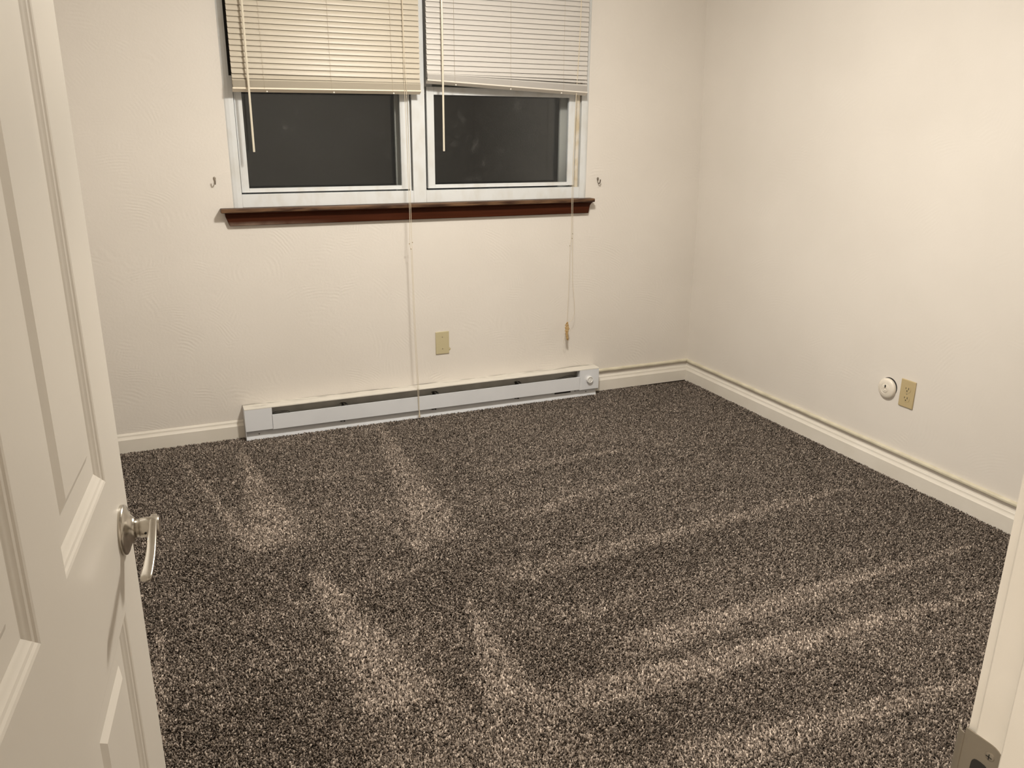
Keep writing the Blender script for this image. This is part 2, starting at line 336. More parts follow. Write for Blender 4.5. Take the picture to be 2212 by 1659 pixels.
# ------------------------------------------------------------------ carpet pile: twisted yarn tufts, leaning with the vacuum strokes
rng = np.random.default_rng(7)
pitch = 0.0039
xs = np.arange(XL+0.002, -0.013, pitch); yy = np.arange(-3.36, -0.0135, pitch)
X, Y = np.meshgrid(xs, yy); X = X.ravel(); Y = Y.ravel()
X = X + rng.uniform(-.5, .5, X.size)*pitch*1.1; Y = Y + rng.uniform(-.5, .5, X.size)*pitch*1.1
keep = (X > XL+0.003) & (X < -0.0135) & (Y < -0.0135) & (Y > YF+0.002)
keep &= ~((X > -2.442) & (X < -0.615) & (Y > -0.059))           # under the heater
keep &= ~((Y > -0.026 + 0.012*np.clip((-0.33 - X)/0.2, -1, 1)) & (X > -0.33))  # gap under the baseboard by the corner
X, Y = X[keep], Y[keep]
segs = [(-2.71,-.22,.012,-2.53,-1.12,.034,.95), (-2.475,-.20,.018,-2.44,-1.12,.115,1.1), (-2.16,-.30,.008,-2.16,-.58,.018,.55),
 (-1.83,-.12,.03,-1.92,-1.30,.115,.85), (-2.07,-1.00,.008,-2.00,-1.38,.025,.95), (-2.36,-1.36,.03,-2.28,-2.05,.12,1.05),
 (-2.28,-2.00,.12,-2.22,-2.5,.25,.55), (-1.96,-1.66,.012,-2.02,-2.15,.08,1.1), (-2.02,-2.1,.08,-2.0,-2.5,.2,.5),
 (-1.85,-1.60,.075,-.25,-1.50,.013,.80), (-1.55,-.79,.05,-.62,-.82,.012,.70), (-1.60,-2.07,.065,-.20,-2.03,.015,1.0),
 (-1.9,-2.20,.075,-.45,-2.27,.018,1.0), (-1.75,-2.50,.07,-.80,-2.56,.025,.95), (-2.33,-.57,.018,-1.86,-.64,.018,.45),
 (-1.60,-1.22,.045,-.85,-1.06,.014,.65), (-2.83,-1.50,.02,-2.85,-2.1,.03,.6), (-2.62,-1.55,.06,-2.0,-1.42,.035,.45),
 (-1.45,-.36,.02,-.80,-.40,.012,.35), (-2.05,-.46,.006,-2.04,-.78,.014,.45), (-1.7,-1.88,.04,-.9,-1.80,.014,.35)]
def nap_fill_at(X, Y):
    wob = 0.02*np.sin(X*9+Y*5) + 0.012*np.sin(Y*23-X*17)
    nap_fill = 0.09 + 0.13*np.clip((-X-1.85)/0.3, 0, 1) + 0.27*np.clip((-Y-1.6)/0.9, 0, 1)  # left and near floor paled in colour to offset weaker lamplight
    nap_fill += 0.05*np.sin(X*2.1+Y*7.5+1.0) + 0.04*np.sin(Y*15+X*1.3)
    nap_fill = nap_fill * np.clip(1 - np.clip((X+0.9)/0.8, 0, 1)*0.75, 0, 1)
    for x0, y0, w0, x1, y1, w1, a in segs:
        dx, dy = x1-x0, y1-y0; L2 = dx*dx+dy*dy; Ln = math.sqrt(L2)
        t = ((X-x0)*dx + (Y-y0)*dy)/L2; tc = np.clip(t, 0, 1)
        d = np.abs((X-x0)*dy - (Y-y0)*dx)/Ln + np.abs(wob)*0.25
        ww = (w0 + (w1-w0)*tc)*0.88
        e = np.clip((ww - d)/(ww*0.55+0.013) + 0.5, 0, 1); e = e*e*(3-2*e)
        ends = np.clip(t*8+0.6, 0, 1)*np.clip((1-t)*Ln/0.06+0.5, 0, 1)
        nap_fill = np.maximum(nap_fill, np.clip(nap_fill+a*0.47*e*ends, 0, .95)*(e*ends>0))
    return np.clip(nap_fill, 0, 1)
nap_fill = nap_fill_at(X, Y)
n = X.size
nap_fill_t = np.clip(nap_fill + rng.normal(0, .09, n), 0, 1)
# clumping of yarns
cl = np.sin(X*410+3*np.sin(Y*150))*np.sin(Y*370+3*np.sin(X*170))
tone = np.clip(rng.beta(1.7, 1.9, n)*0.78 + 0.05*cl + 0.05, 0, 1)
h = rng.uniform(.0028, .0085, n)*(1 + .15*cl); rad = rng.uniform(.0015, .0027, n); a0 = rng.uniform(0, 2*np.pi, n)
ang = rng.uniform(0, 2*np.pi, n); ln = rng.uniform(.0, .0050, n); a1 = rng.uniform(0, np.pi, n); wl = rng.uniform(.0018, .0036, n); ww_ = rng.uniform(.0008, .0013, n)
tx = ln*np.cos(ang) + 0.002*(nap_fill_t-.3); ty = ln*np.sin(ang) + 0.006*(nap_fill_t-.35)
V = np.zeros((n, 4, 3), np.float32)
for k in range(3):
    V[:, k, 0] = X + rad*np.cos(a0+k*2.0944); V[:, k, 1] = Y + rad*np.sin(a0+k*2.0944); V[:, k, 2] = -0.0035
V[:, 3, 0] = X+tx; V[:, 3, 1] = Y+ty; V[:, 3, 2] = -0.0038 + h
# blunt tips: a small top triangle instead of a point
W3 = np.zeros((n, 6, 3), np.float32); W3[:, :3] = V[:, :3]
for k in range(3):
    la, wa_ = ((-1, -1), (1, -.2), (-.1, 1))[k]
    W3[:, 3+k, 0] = X+tx + wl*la*np.cos(a1) - ww_*wa_*np.sin(a1); W3[:, 3+k, 1] = Y+ty + wl*la*np.sin(a1) + ww_*wa_*np.cos(a1)
    W3[:, 3+k, 2] = V[:, 3, 2] + rng.uniform(-.0014, .0014, n)
base = (np.arange(n)*6)[:, None]
tri = np.array([0,1,3, 1,4,3, 1,2,4, 2,5,4, 2,0,5, 0,3,5, 3,4,5])
F = (base + tri[None, :]).astype(np.int32).ravel()
me = bpy.data.meshes.new('carpet_pile')
me.vertices.add(n*6); me.vertices.foreach_set('co', W3.ravel())
nf = n*7
me.loops.add(nf*3); me.loops.foreach_set('vertex_index', F)
me.polygons.add(nf); me.polygons.foreach_set('loop_start', np.arange(nf, dtype=np.int32)*3); me.polygons.foreach_set('loop_total', np.full(nf, 3, np.int32))
for nm, val in (('tone', tone), ('nap_fill', nap_fill_t)):
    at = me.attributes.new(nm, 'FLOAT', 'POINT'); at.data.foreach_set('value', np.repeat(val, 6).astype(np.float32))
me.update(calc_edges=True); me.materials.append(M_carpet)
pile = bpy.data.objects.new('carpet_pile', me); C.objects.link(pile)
tag(pile, 'dark brown-grey frieze carpet pile with pale vacuum strokes covering the bedroom floor', 'carpet', kind='stuff')

# ------------------------------------------------------------------ baseboards (colonial profile)
BP = [(0, -.01), (.016, -.01), (.016, .0605), (.0145, .0625), (.0120, .0665), (.0098, .0705), (.0088, .074), (.0084, .0785), (.0066, .0805), (.0050, .0835), (.002, .0851), (0, .0851)]
HL, HR, HH, HD = -2.4406, -0.6165, 0.1556, 0.0712
bm = bmesh.new()
P_ = [(-d, z) for d, z in BP]
prism(bm, P_, XL, HL-0.001, 'x')
Pg = [(-d, max(z, 0.0018)) for d, z in BP]
prism(bm, Pg, HR+0.001, lambda p: p[0], 'x')
struct('baseboard_back', bm, M_trim)
bm = bmesh.new(); prism(bm, P_, YF+.0005, lambda p: p[0], 'y'); struct('baseboard_right', bm, M_trim)
bm = bmesh.new(); prism(bm, [(XL+d, z) for d, z in BP], YF+.0005, -.017, 'y'); struct('baseboard_left', bm, M_trim)
bm = bmesh.new(); prism(bm, [(YF+d, z) for d, z in BP], -2.04, -.017, 'x'); struct('baseboard_front', bm, M_trim)
# small nail-hole dents seen on the left stretch stay part of its surface
# ------------------------------------------------------------------ painted cable along the top of the baseboards
cb = [(-.0125, .1095), (-.0132, .1108), (-.0132, .1188), (-.0122, .1203), (-.009, .1212), (0, .1228), (0, .1085), (-.009, .1085)]
bm = bmesh.new()
xs_ = [HR+0.0006] + list(np.linspace(-.58, -.012, 16)); rngc = np.random.default_rng(3)
def sweep(bm, prof, stations):
    rings = [[bm.verts.new(f(p)) for p in prof] for f in stations]; k = len(prof)
    for a, c in zip(rings, rings[1:]):
        for i in range(k): bm.faces.new((a[i], a[(i+1) % k], c[(i+1) % k], c[i]))
    bm.faces.new(rings[0][::-1]); bm.faces.new(rings[-1])
st = []
for i, x in enumerate(xs_):
    dz = rngc.uniform(-.0008, .0008) - (.004 if i == 0 else 0)
    st.append(lambda p, x=x, dz=dz: (x, p[0], p[1]+dz))
st.append(lambda p: (p[0], p[0], p[1]+.001))
sweep(bm, cb, st)
st = [lambda p: (p[0]-.002, p[0], p[1]+.001)]
for y in np.linspace(-.04, YF+.004, 60):
    dz = float(rngc.uniform(-.0007, .0007)); st.append(lambda p, y=float(y), dz=dz: (p[0]+lean(.12, y), y, p[1]+dz-0.0015*min(1, -y)))
sweep(bm, cb, st)
# short branch that dips behind the heater
sweep(bm, [(-.0015, .1065), (-.0070, .1085), (-.0070, .1125), (-.0015, .1150)], [lambda p: (-.560, p[0], p[1]), lambda p: (-.585, p[0], p[1]-.006), lambda p: (HR+.001, p[0], p[1]-.022)])
ca = obj('painted_cable', bm, M_race, smooth=True, angle=60)
tag(ca, 'cream-painted surface cable running along the wall just above the baseboards', 'cable')

# ------------------------------------------------------------------ window
win = empty('window_1', (-1.55, 0, 1.04)); win['kind'] = 'structure'
CF = -0.0065                                     # face of the casing
z0, z1 = 1.0407, 2.10
def casing(prof): return PR(prof, z0, z1, 'z')
cl_ = [(-2.3985, 0), (-2.3935, -.0035), (-2.3800, CF), (-2.3610, CF), (-2.3610, .05), (-2.3845, .05), (-2.3845, 0)]
bm = bmesh.new(); prism(bm, cl_, z0, 1.572, 'z'); prism(bm, [(x if x < -2.37 else -2.3715, y) for x, y in cl_], 1.572, z1, 'z')
bmesh.ops.remove_doubles(bm, verts=bm.verts[:], dist=.0001)
obj('casing', bm, M_win, win)
obj('casing', casing([(-.6985, 0), (-.7035, -.0040), (-.7120, CF), (-.7385, CF), (-.7385, .05), (-.7225, .05), (-.7225, 0)]), M_win, win)
obj('casing', PR([(0, 2.10), (CF, 2.095), (CF, 2.05), (.05, 2.05), (.05, 2.08), (0, 2.08)], -2.361, -.7385, 'x'), M_win, win)
obj('mullion', B((-1.6007, -1.5385, CF, .05, z0, 2.05)), M_win, win, bevel=.0015)
bm = B((-2.361, -1.6007, CF, .05, z0, 1.0955), (-1.5385, -.7385, CF, .05, z0, 1.0955))
obj('bottom_rail', bm, M_win, win, bevel=.0015)
# gap strip, then side tracks between sash and casing, yellowed on the right
obj('track', B((-2.3713, -2.3500, .018, .028, 1.574, 2.05)), M_black, win)  # black strip paints the shade of the empty recess beside the blind
obj('track', B((-1.6150, -1.6088, -.001, .05, 1.0955, 2.05)), M_win, win)
obj('track', B((-1.6140, -1.6007, .016, .05, 1.0955, 2.05)), M_groove, win)
obj('track', B((-.7640, -.7480, -.003, .05, 1.0955, 2.05), (-.7480, -.7385, .012, .05, 1.0955, 2.05)), M_winshade, win, bevel=.001)
def sash(x0, x1, lx, rx, zr0, zr1, ztop, y0, y1, rail_top, parent, material=M_win):
    bm = bmesh.new()
    box(bm, x0, lx, y0, y1, zr0, ztop); box(bm, rx, x1, y0, y1, zr0, ztop)
    box(bm, lx, rx, y0, y1, zr0, zr1); box(bm, lx, rx, y0, y1, ztop-rail_top, ztop)
    # raised outer lip of the stiles
    box(bm, x0, x0+.006, y0-.0035, y0, zr0, ztop); box(bm, x1-.006, x1, y0-.0035, y0, zr0, ztop); box(bm, x0+.006, x1-.006, y0-.0035, y0, zr0, zr0+.006)
    s = obj('sash', bm, material, parent, bevel=.0012)
    g = obj('glass', B((lx-.004, rx+.004, (y0+y1)/2-.0015, (y0+y1)/2+.0015, zr1-.004, ztop-rail_top+.004)), M_glass, s)
    g['label'] = 'dark smudged pane'
    return s
sash(-2.3585, -1.6156, -2.3265, -1.6510, 1.1022, 1.1195, 1.550, .007, .026, .030, win)
sash(-1.5262, -.7645, -1.4905, -.8010, 1.1035, 1.1200, 1.5505, .007, .026, .034, win)
sash(-2.3585, -1.6156, -2.3265, -1.6510, 1.520, 1.552, 2.05, .029, .046, .03, win)
sash(-1.5262, -.7645, -1.4905, -.8010, 1.520, 1.552, 2.05, .029, .046, .03, win)
def storm(x0, x1, gl, gr):
    bm = B((x0, gl, .082, .10, 1.05, 2.07), (gr, x1, .082, .10, 1.05, 2.07), (gl, gr, .082, .10, 1.05, 1.085), (gl, gr, .082, .10, 2.03, 2.07), (gl, gr, .083, .099, 1.555, 1.585))
    s = obj('storm_window', bm, M_storm, win, bevel=.002)
    obj('glass', B((gl-.003, gr+.003, .089, .092, 1.08, 2.035)), M_glass, s)
storm(-2.384, -1.565, -2.352, -1.655)
storm(-1.558, -.7225, -1.515, -.8100)
obj('jamb_liner', B((-2.385, -2.3845, .05, .12, 1.045, 2.085), (-.7225, -.722, .05, .12, 1.045, 2.085), (-1.565, -1.558, .05, .12, 1.05, 2.08)), M_winshade, win)
# wooden stool and apron
st_ = B((-2.4552, -.6696, -.0524, -.0002, 1.0232, 1.0407), (-2.384, -.7225, -.0002, .05, 1.0300, 1.0407))
obj('window_stool', st_, M_woodtop, win, bevel=.004, seg=3)
bm = bmesh.new()
f = [(-2.4385, 1.0232), (-.6720, 1.0232), (-.6740, 1.0100), (-.6790, 1.0050), (-.6870, .9655), (-2.4221, .9655), (-2.4360, 1.0050)]
A = [bm.verts.new((x, -.0195, z)) for x, z in f]; D = [bm.verts.new((x, -.0001, z)) for x, z in f]
for i in range(len(f)): bm.faces.new((A[i], A[(i+1) % len(f)], D[(i+1) % len(f)], D[i]))
bm.faces.new(A); bm.faces.new(D[::-1])
obj('window_apron', bm, M_apron, win, bevel=.003, seg=2)
obj('stool_molding', PR([(-.0195, 1.0232), (-.034, 1.0232), (-.031, 1.0190), (-.024, 1.0165), (-.0195, 1.0130)], -2.4375, -.6735, 'x'), M_wood, win)

# ------------------------------------------------------------------ mini blinds, mounted outside on the casing
YB = -0.060
def mini_blind(x0, x1, zlast, stack, rail, mslat, mrail, lad, wand_x, zlabel, label, plugs):
    """stack: list of (z_left, z_right, tilt) for the gathered slats; rail: (z_left, z_right)"""
    t = empty('mini_blind', (0.5*(x0+x1), YB, rail[0]))
    tag(t, label, 'blind', group=None)
    obj('headrail', B((x0, x1, YB-.0125, YB+.0125, 2.035, 2.062)), mrail, t, bevel=.002)
    for xa, xb, xc, xd in ((x0-.004, x0, x0-.004, x0+.02), (x1, x1+.004, x1-.02, x1+.004)): obj('mounting_bracket', B((xa, xb, YB-.014, -.0065, 2.03, 2.066), (xc, xd, -.0085, -.0062, 2.03, 2.066)), mrail, t)
    bm = bmesh.new(); Wd = .0125
    def slat(zl, zr, tilt, crown=.0017, inset=0.0):
        prof = []
        for i in range(7):
            s = -1 + i/3; prof.append((s*Wd, crown*(1-s*s)))
        c, s_ = math.cos(tilt), math.sin(tilt)
        xx = [x0+inset, x0+inset+.003, 0.5*(x0+x1), x1-inset-.003, x1-inset]
        rings = []
        for side in (0, 1):
            rr = []
            for j, x in enumerate(xx):
                u = (x-x0)/(x1-x0); zc = zl + (zr-zl)*u
                kk = .80 if j in (0, 4) else 1.0       # rounded ends
                rr.append([bm.verts.new((x, YB + (a*kk)*c - (bb - side*.0004)*s_, zc + (a*kk)*s_ + (bb - side*.0004)*c)) for a, bb in prof])
            rings.append(rr)
        top, bot = rings
        for rr, fl in ((top, False), (bot, True)):
            for a, d in zip(rr, rr[1:]):
                for i in range(6):
                    q = (a[i], a[i+1], d[i+1], d[i]); bm.faces.new(q[::-1] if fl else q)
        for a, d in zip(range(4), range(1, 5)):
            for i in (0, 6): bm.faces.new((top[a][i], top[d][i], bot[d][i], bot[a][i]))
        for e in (0, 4):
            for i in range(6): bm.faces.new((top[e][i], top[e][i+1], bot[e][i+1], bot[e][i]))
    z = zlast
    while z < 2.03:
        slat(z, z, R(71)); z += .02125
    for zl, zr, ti in stack: slat(zl, zr, R(ti))
    s = obj('slats', bm, mslat, t, smooth=True, angle=60)
    # bottom rail: shallow C section, room edge tipped up
    prof = [(-.0130, -.0015), (-.0118, -.0042), (.0118, -.0042), (.0130, -.0015), (.0130, .0020), (.0100, .0046), (-.0100, .0046), (-.0130, .0020)]
    ti = R(-31); pr = [(YB + a*math.cos(ti) - c_*math.sin(ti), a*math.sin(ti) + c_*math.cos(ti)) for a, c_ in prof]
    bm = bmesh.new()
    sweep(bm, pr, [lambda p: (x0-.001, p[0], p[1]+rail[0]), lambda p: (x1+.001, p[0], p[1]+rail[1])])
    br = obj('bottom_rail', bm, mrail, t, smooth=True, angle=30)
    for px in plugs:
        u = (px-x0)/(x1-x0); zz = rail[0]+(rail[1]-rail[0])*u
        bm = bmesh.new(); lathe(bm, [(0, .0028), (.0026, .0020), (.0036, 0), (.0036, -.002)], TR(px, YB-.0075, zz-.0075) @ Matrix.Rotation(R(140), 4, 'X'), 12)
        obj('plug', bm, M_plug, br, smooth=True)
    for lx in lad:
        u = (lx-x0)/(x1-x0); zz = rail[0]+(rail[1]-rail[0])*u
        bm = bmesh.new()
        tube(bm, [(lx-.0025, YB-.0072, 2.03), (lx, YB-.0072, zlast), (lx, YB-.0125, zz+.004)], .00045, 6)
        tube(bm, [(lx+.0035, YB+.0072, 2.03), (lx+.003, YB+.0128, zz+.004)], .00045, 6)
        obj('ladder_cord', bm, M_cordl, t, smooth=True)
    bm = bmesh.new()
    tube(bm, [(wand_x-.001, YB-.018, 2.032), (wand_x, YB-.024, 1.99), (wand_x, YB-.024, 1.2735)], [.0028, .0044, .0044], 6)
    w_ = obj('tilt_wand', bm, M_wand, t)
    return t
bl = mini_blind(-2.3650, -1.5750, 1.5905, [(1.5700, 1.5715, 52)] + [(1.5325+.00120*i, 1.5365+.00120*i, 28) for i in range(22)],
    (1.5170, 1.5235), M_blindL, M_blindLr, (-2.2411, -1.9666, -1.7019), -2.3047, 0,
    'cream mini blind half raised over the left sash, bottom rail level', (-2.232, -1.957, -1.697))
brt = mini_blind(-1.5425, -.7460, 1.6290, [(1.6140, 1.6080, 56), (1.6080, 1.5900, 40)] + [(1.5850+.00090*i, 1.5490+.00120*i, 28) for i in range(22)],
    (1.5700, 1.5355), M_blindR, M_blindRr, (-1.4153, -1.1437, -.8732), -1.4765, 0,
    'off-white mini blind half raised over the right sash, bottom rail hanging crooked', (-1.410, -1.143, -.882))
# lift cords (parts of their blinds)
def cord(name, pts, r, m, parent, k=8):
    bm = bmesh.new(); tube(bm, smooth_path(pts, k), r, 6); return obj(name, bm, m, parent, smooth=True)
YC = YB-.017
lc = cord('lift_cord', [(-1.6496, YC, 2.034), (-1.6475, YC, 1.75), (-1.6415, YC, 1.4893), (-1.6375, YC, 1.0234), (-1.6370, YC, .8768), (-1.6320, YC, .4828), (-1.6245, -.079, .1816), (-1.6235, -.079, .046)], .0010, M_cord, bl)
lc2 = cord('lift_cord', [(-1.6510, YC, 2.034), (-1.6495, YC+.002, 1.4893), (-1.6440, YC, 1.02), (-1.6460, YC, .8631), (-1.6410, YC+.001, .80), (-1.6375, YC, .4828), (-1.6300, -.079, .1816), (-1.6262, -.079, .046)], .0010, M_cord, bl)
for x, z in ((-1.6490, .8631), (-1.6420, .839), (-1.6345, .8684)):
    bm = bmesh.new(); lathe(bm, [(0, -.003), (.0021, -.0018), (.0027, 0), (.0021, .0018), (0, .003)], TR(x, YC, z), 10); obj('knot', bm, M_cordd, lc, smooth=True)
bm = bmesh.new(); lathe(bm, [(0, .046), (.0018, .046), (.0022, .040), (.0034, .030), (.0056, .0110), (.0050, .0098), (0, .0098)], TR(-1.6235, -.080, 0), 18)
obj('tassel', bm, M_cord, lc, smooth=True)
rc = cord('lift_cord', [(-.7925, YC+.004, 2.034), (-.7935, YC+.008, 1.7643), (-.7992, -.064, 1.5285), (-.8020, -.060, 1.2624), (-.7985, -.0575, 1.0415), (-.7934, -.056, .8705), (-.7900, -.056, .7422), (-.7848, -.056, .6282), (-.7743, -.055, .5577), (-.7672, -.052, .4656), (-.7778, -.050, .4287), (-.8029, -.048, .4124)], .0009, M_cord, brt)
rc2 = cord('lift_cord', [(-.7945, YC+.004, 2.034), (-.7955, YC+.008, 1.7643), (-.8025, -.064, 1.5285), (-.8055, -.060, 1.2624), (-.8050, -.0575, 1.0415), (-.8010, -.056, .86), (-.8070, -.056, .8109), (-.8047, -.056, .7431), (-.8078, -.052, .4165)], .0009, M_cord, brt)
for x, z in ((-.7934, .8705), (-.7952, .8474), (-.8075, .8109)):
    bm = bmesh.new(); lathe(bm, [(0, -.003), (.0018, -.0018), (.0024, 0), (.0018, .0018), (0, .003)], TR(x, -.056, z), 10); obj('knot', bm, M_cordd, rc, smooth=True)
# the tangled knot of yellowed cord that ends it
rk = np.random.default_rng(11); pts = []
for i in range(46):
    u = i/45; rr = .010*math.sin(math.pi*min(1, u*1.15+.12))+.002
    pts.append((-.8060 + rr*math.cos(i*2.2)+rk.uniform(-.002, .002), -.050 + .55*rr*math.sin(i*2.2), .412 - .088*u + rk.uniform(-.003, .003)))
bm = bmesh.new(); tube(bm, smooth_path(pts, 4), .0023, 6)
tube(bm, [(-.8050, -.050, .416), (-.8045, -.049, .385), (-.8065, -.050, .355), (-.8030, -.050, .330), (-.7985, -.050, .318)], [.004, .0085, .0065, .0072, .0028], 10)
tg = obj('tassel', bm, M_tangle, rc, smooth=True); tg['label'] = 'knotted yellow-brown cord end'
cord('cord_loop', [(-.811, -.050, .352), (-.822, -.051, .330), (-.8245, -.051, .312), (-.8185, -.051, .3035), (-.8120, -.051, .312), (-.8115, -.051, .330), (-.810, -.050, .350)], .0008, M_cord, rc)

# ------------------------------------------------------------------ wall hooks on both sides of the window
def hook(x, z, m, label):
    t = empty('wall_hook', (x, 0, z)); tag(t, label, 'hook', group='small hooks beside the window')
    bm = bmesh.new(); o = []
    for i in range(20):
        a = 2*math.pi*i/20; s = math.cos(a); v = math.sin(a)
        wd = .0056*(1 if v > 0 else (1+v*.72)); o.append((x + wd*s, z + (.0075*v if v > 0 else .0185*v)))
    A = [bm.verts.new((p, -.0022, q)) for p, q in o]; D = [bm.verts.new((p, -.0001, q)) for p, q in o]
    for i in range(20): bm.faces.new((A[i], A[(i+1) % 20], D[(i+1) % 20], D[i]))
    bm.faces.new(A); bm.faces.new(D[::-1])
    obj('plate', bm, m, t, bevel=.0006)
    bm = bmesh.new(); path = smooth_path([(x, -.002, z-.010), (x, -.004, z-.017), (x, -.012, z-.0225), (x, -.021, z-.020), (x, -.0265, z-.011), (x, -.028, z-.002)], 5)
    tube(bm, path, [.0020+.0010*(i/len(path)) for i in range(len(path))], 10)
    obj('prong', bm, m, t, smooth=True)
    bm = bmesh.new(); lathe(bm, [(.0019, 0), (.0019, .0008), (.0010, .0013), (0, .0013)], TR(x, -.0022, z+.0015) @ FACE_Y, 12); obj('screw', bm, M_nick, t, smooth=True)
hook(-2.4650, 1.1640, M_hook, 'small dark metal hook on the wall left of the window, its shadow to the left')
hook(-.6310, 1.1330, M_hook2, 'small dark metal hook on the wall right of the window')

# ------------------------------------------------------------------ electric baseboard heater
t = empty('baseboard_heater', (0.5*(HL+HR), 0, 0)); tag(t, 'long white electric baseboard heater on the wall under the window', 'heater')
S_ = .0012
obj('back_panel', B((HL+.001, HR-.001, -.0025, -.0003, 0.0, HH-.002)), M_heatin, t)
prof = [(-.0003, HH), (-.066, HH), (-.0705, HH-.0012), (-HD, HH-.0030), (-HD, HH-.0058), (-HD+.0012, HH-.0058), (-HD+.0012, HH-.0030), (-.069, HH-S_), (-.0003, HH-S_)]
obj('top_cover', PR(prof, HL, HR, 'x'), M_heattop, t, smooth=True, angle=50)
fp = [(-HD, .0440), (-HD, .1138), (-HD+.0035, .1150), (-HD+.0065, .1140), (-HD+.0065, .1130), (-HD+.0035, .1140), (-HD+.0012, .1132), (-HD+.0012, .0446), (-HD+.009, .0446), (-HD+.009, .0434), (-HD+.0008, .0434)]
obj('front_panel', PR(fp, -2.3215, -.7308, 'x'), M_heat, t, smooth=True, angle=50)
kp = [(-.0030, .0480), (-.036, .0480), (-.0410, .0435), (-.0560, -.004), (-.0530, -.004), (-.0390, .0420), (-.035, .0465), (-.0030, .0465)]
obj('kick_plate', PR(kp, HL+.0015, HR-.0045, 'x'), M_heat, t, smooth=True, angle=50)
def endcap(x0, x1, out, zb):
    s = 1 if out > 0 else -1
    bm = B((x0, x1, -HD, -HD+S_, zb, HH-.0062))
    xo = x1 if s > 0 else x0
    box(bm, min(xo, xo-s*S_), max(xo, xo-s*S_), -HD+S_, -.0005, 0.0 if s < 0 else .030, HH-.0022)
    box(bm, x0+.001, x1-.001, -HD+S_, -HD+.012, zb, zb+S_)
    box(bm, (x1-S_) if s < 0 else x0, x1 if s < 0 else x0+S_, -HD+S_, -.035, zb, HH-.0062)
    return obj('end_cap', bm, M_heat, t)
endcap(HL, -2.3200, -1, .0470)
ec = endcap(-.7315, HR, 1, .0405)
# heating element: tube with aluminium fins, seen through the slot
bm = bmesh.new(); tube(bm, [(-2.32, -.036, .070), (-.73, -.036, .070)], .006, 10)
for i in range(230): box(bm, -2.27+i*.0066, -2.27+i*.0066+.0004, -.056, -.014, .054, .088)
obj('heating_element', bm, M_fin, t)
for x in (-1.9898, -1.5342, -1.0844):
    bm = bmesh.new(); sweep(bm, [(0, -.0009), (.0, .0009), (.010, .0009), (.010, -.0009)],
        [lambda p, x=x, q=q: (x+q[0]+p[0]*.9, q[1], q[2]+p[1]) for q in ((-.014, -.035, .1175), (-.006, -.037, .1215), (.004, -.040, .1208), (.012, -.046, .1160), (.014, -.050, .108))])
    box(bm, x-.002, x+.004, -.056, -.020, .095, .1165)
    obj('bracket', bm, M_black, t)
    obj('clip', B((x-.020, x-.009, -.0645, -.0480, .0360, .0432), (x-.004, x+.003, -.0650, -.0480, .0340, .0432)), M_black, t)
for x, z in ((-2.2186, .1404), (-.8634, .1385)):
    bm = bmesh.new(); lathe(bm, [(.0034, 0), (.0034, .0006), (0, .0006)], TR(x, -.0025, z+.002) @ FACE_Y, 14); obj('screw_hole', bm, M_black, t)
for x, y, z in ((-2.3821, -.0478, .0221), (-.6803, -.0483, .0206), (-.7447, -.0453, .0301)):
    bm = bmesh.new(); lathe(bm, [(.0028, 0), (.0028, .0007), (0, .0007)], TR(x, y, z) @ FACE_Y, 14); obj('screw_hole', bm, M_black, t)
obj('knockout', B((-.8665, -.771, -.0468, -.0420, .0262, .0345)), M_black, t)
for pts in ([(-2.318, -.030, .108), (-2.300, -.040, .117), (-2.275, -.046, .1195), (-2.245, -.040, .115), (-2.235, -.036, .100)],
            [(-2.318, -.030, .104), (-2.292, -.046, .113), (-2.262, -.050, .1150), (-2.24, -.040, .105)],
            [(-.735, -.030, .108), (-.765, -.042, .120), (-.80, -.047, .1205), (-.84, -.042, .112), (-.858, -.036, .100)],
            [(-.735, -.032, .104), (-.775, -.048, .1165), (-.82, -.048, .113), (-.85, -.040, .103)]):
    bm = bmesh.new(); tube(bm, smooth_path(pts, 6), .0011, 6); obj('wire', bm, M_black, t, smooth=True)
# thermostat dial
bm = bmesh.new(); KX, KZ = -.6745, .0955
lathe(bm, [(0, .0095), (.0120, .0095), (.0135, .0085), (.0140, .0125), (.0155, .0140), (.0172, .0130), (.0180, .0090), (.0186, .0006), (.0186, 0)], TR(KX, -HD, KZ) @ FACE_Y, 48)
kn = obj('thermostat_knob', bm, M_knob, t, smooth=True, angle=45)
bm = bmesh.new(); box(bm, KX-.0022, KX+.0022, -HD-.0125, -HD-.0090, KZ-.011, KZ+.011); obj('grip', bm, M_knob, kn, bevel=.001)
obj('dial_mark', B((KX-.0045, KX+.0045, -HD-.0103, -HD-.0094, KZ-.0128, KZ-.0112)), M_screw, kn)
obj('dial_mark', B((KX-.004, KX+.001, -HD-.0103, -HD-.0094, KZ+.0108, KZ+.0120)), M_screw, kn)

# ------------------------------------------------------------------ wall plates
def plate_back(x, z):
    t = empty('blank_wall_plate', (x, 0, z)); tag(t, 'blank ivory wall plate on the back wall above the heater', 'wall plate')
    obj('cover', B((x-.035, x+.035, -.0058, -.0001, z-.057, z+.057)), M_plate, t, bevel=.0028, seg=3)
    for dz in (-.030, .030):
        bm = bmesh.new(); lathe(bm, [(.0034, 0), (.0034, .0006), (.0022, .0013), (0, .0013)], TR(x, -.0058, z+dz) @ FACE_Y, 14)
        obj('screw', bm, M_screw, t, smooth=True)
plate_back(-1.5081+.035, .3006+.057)
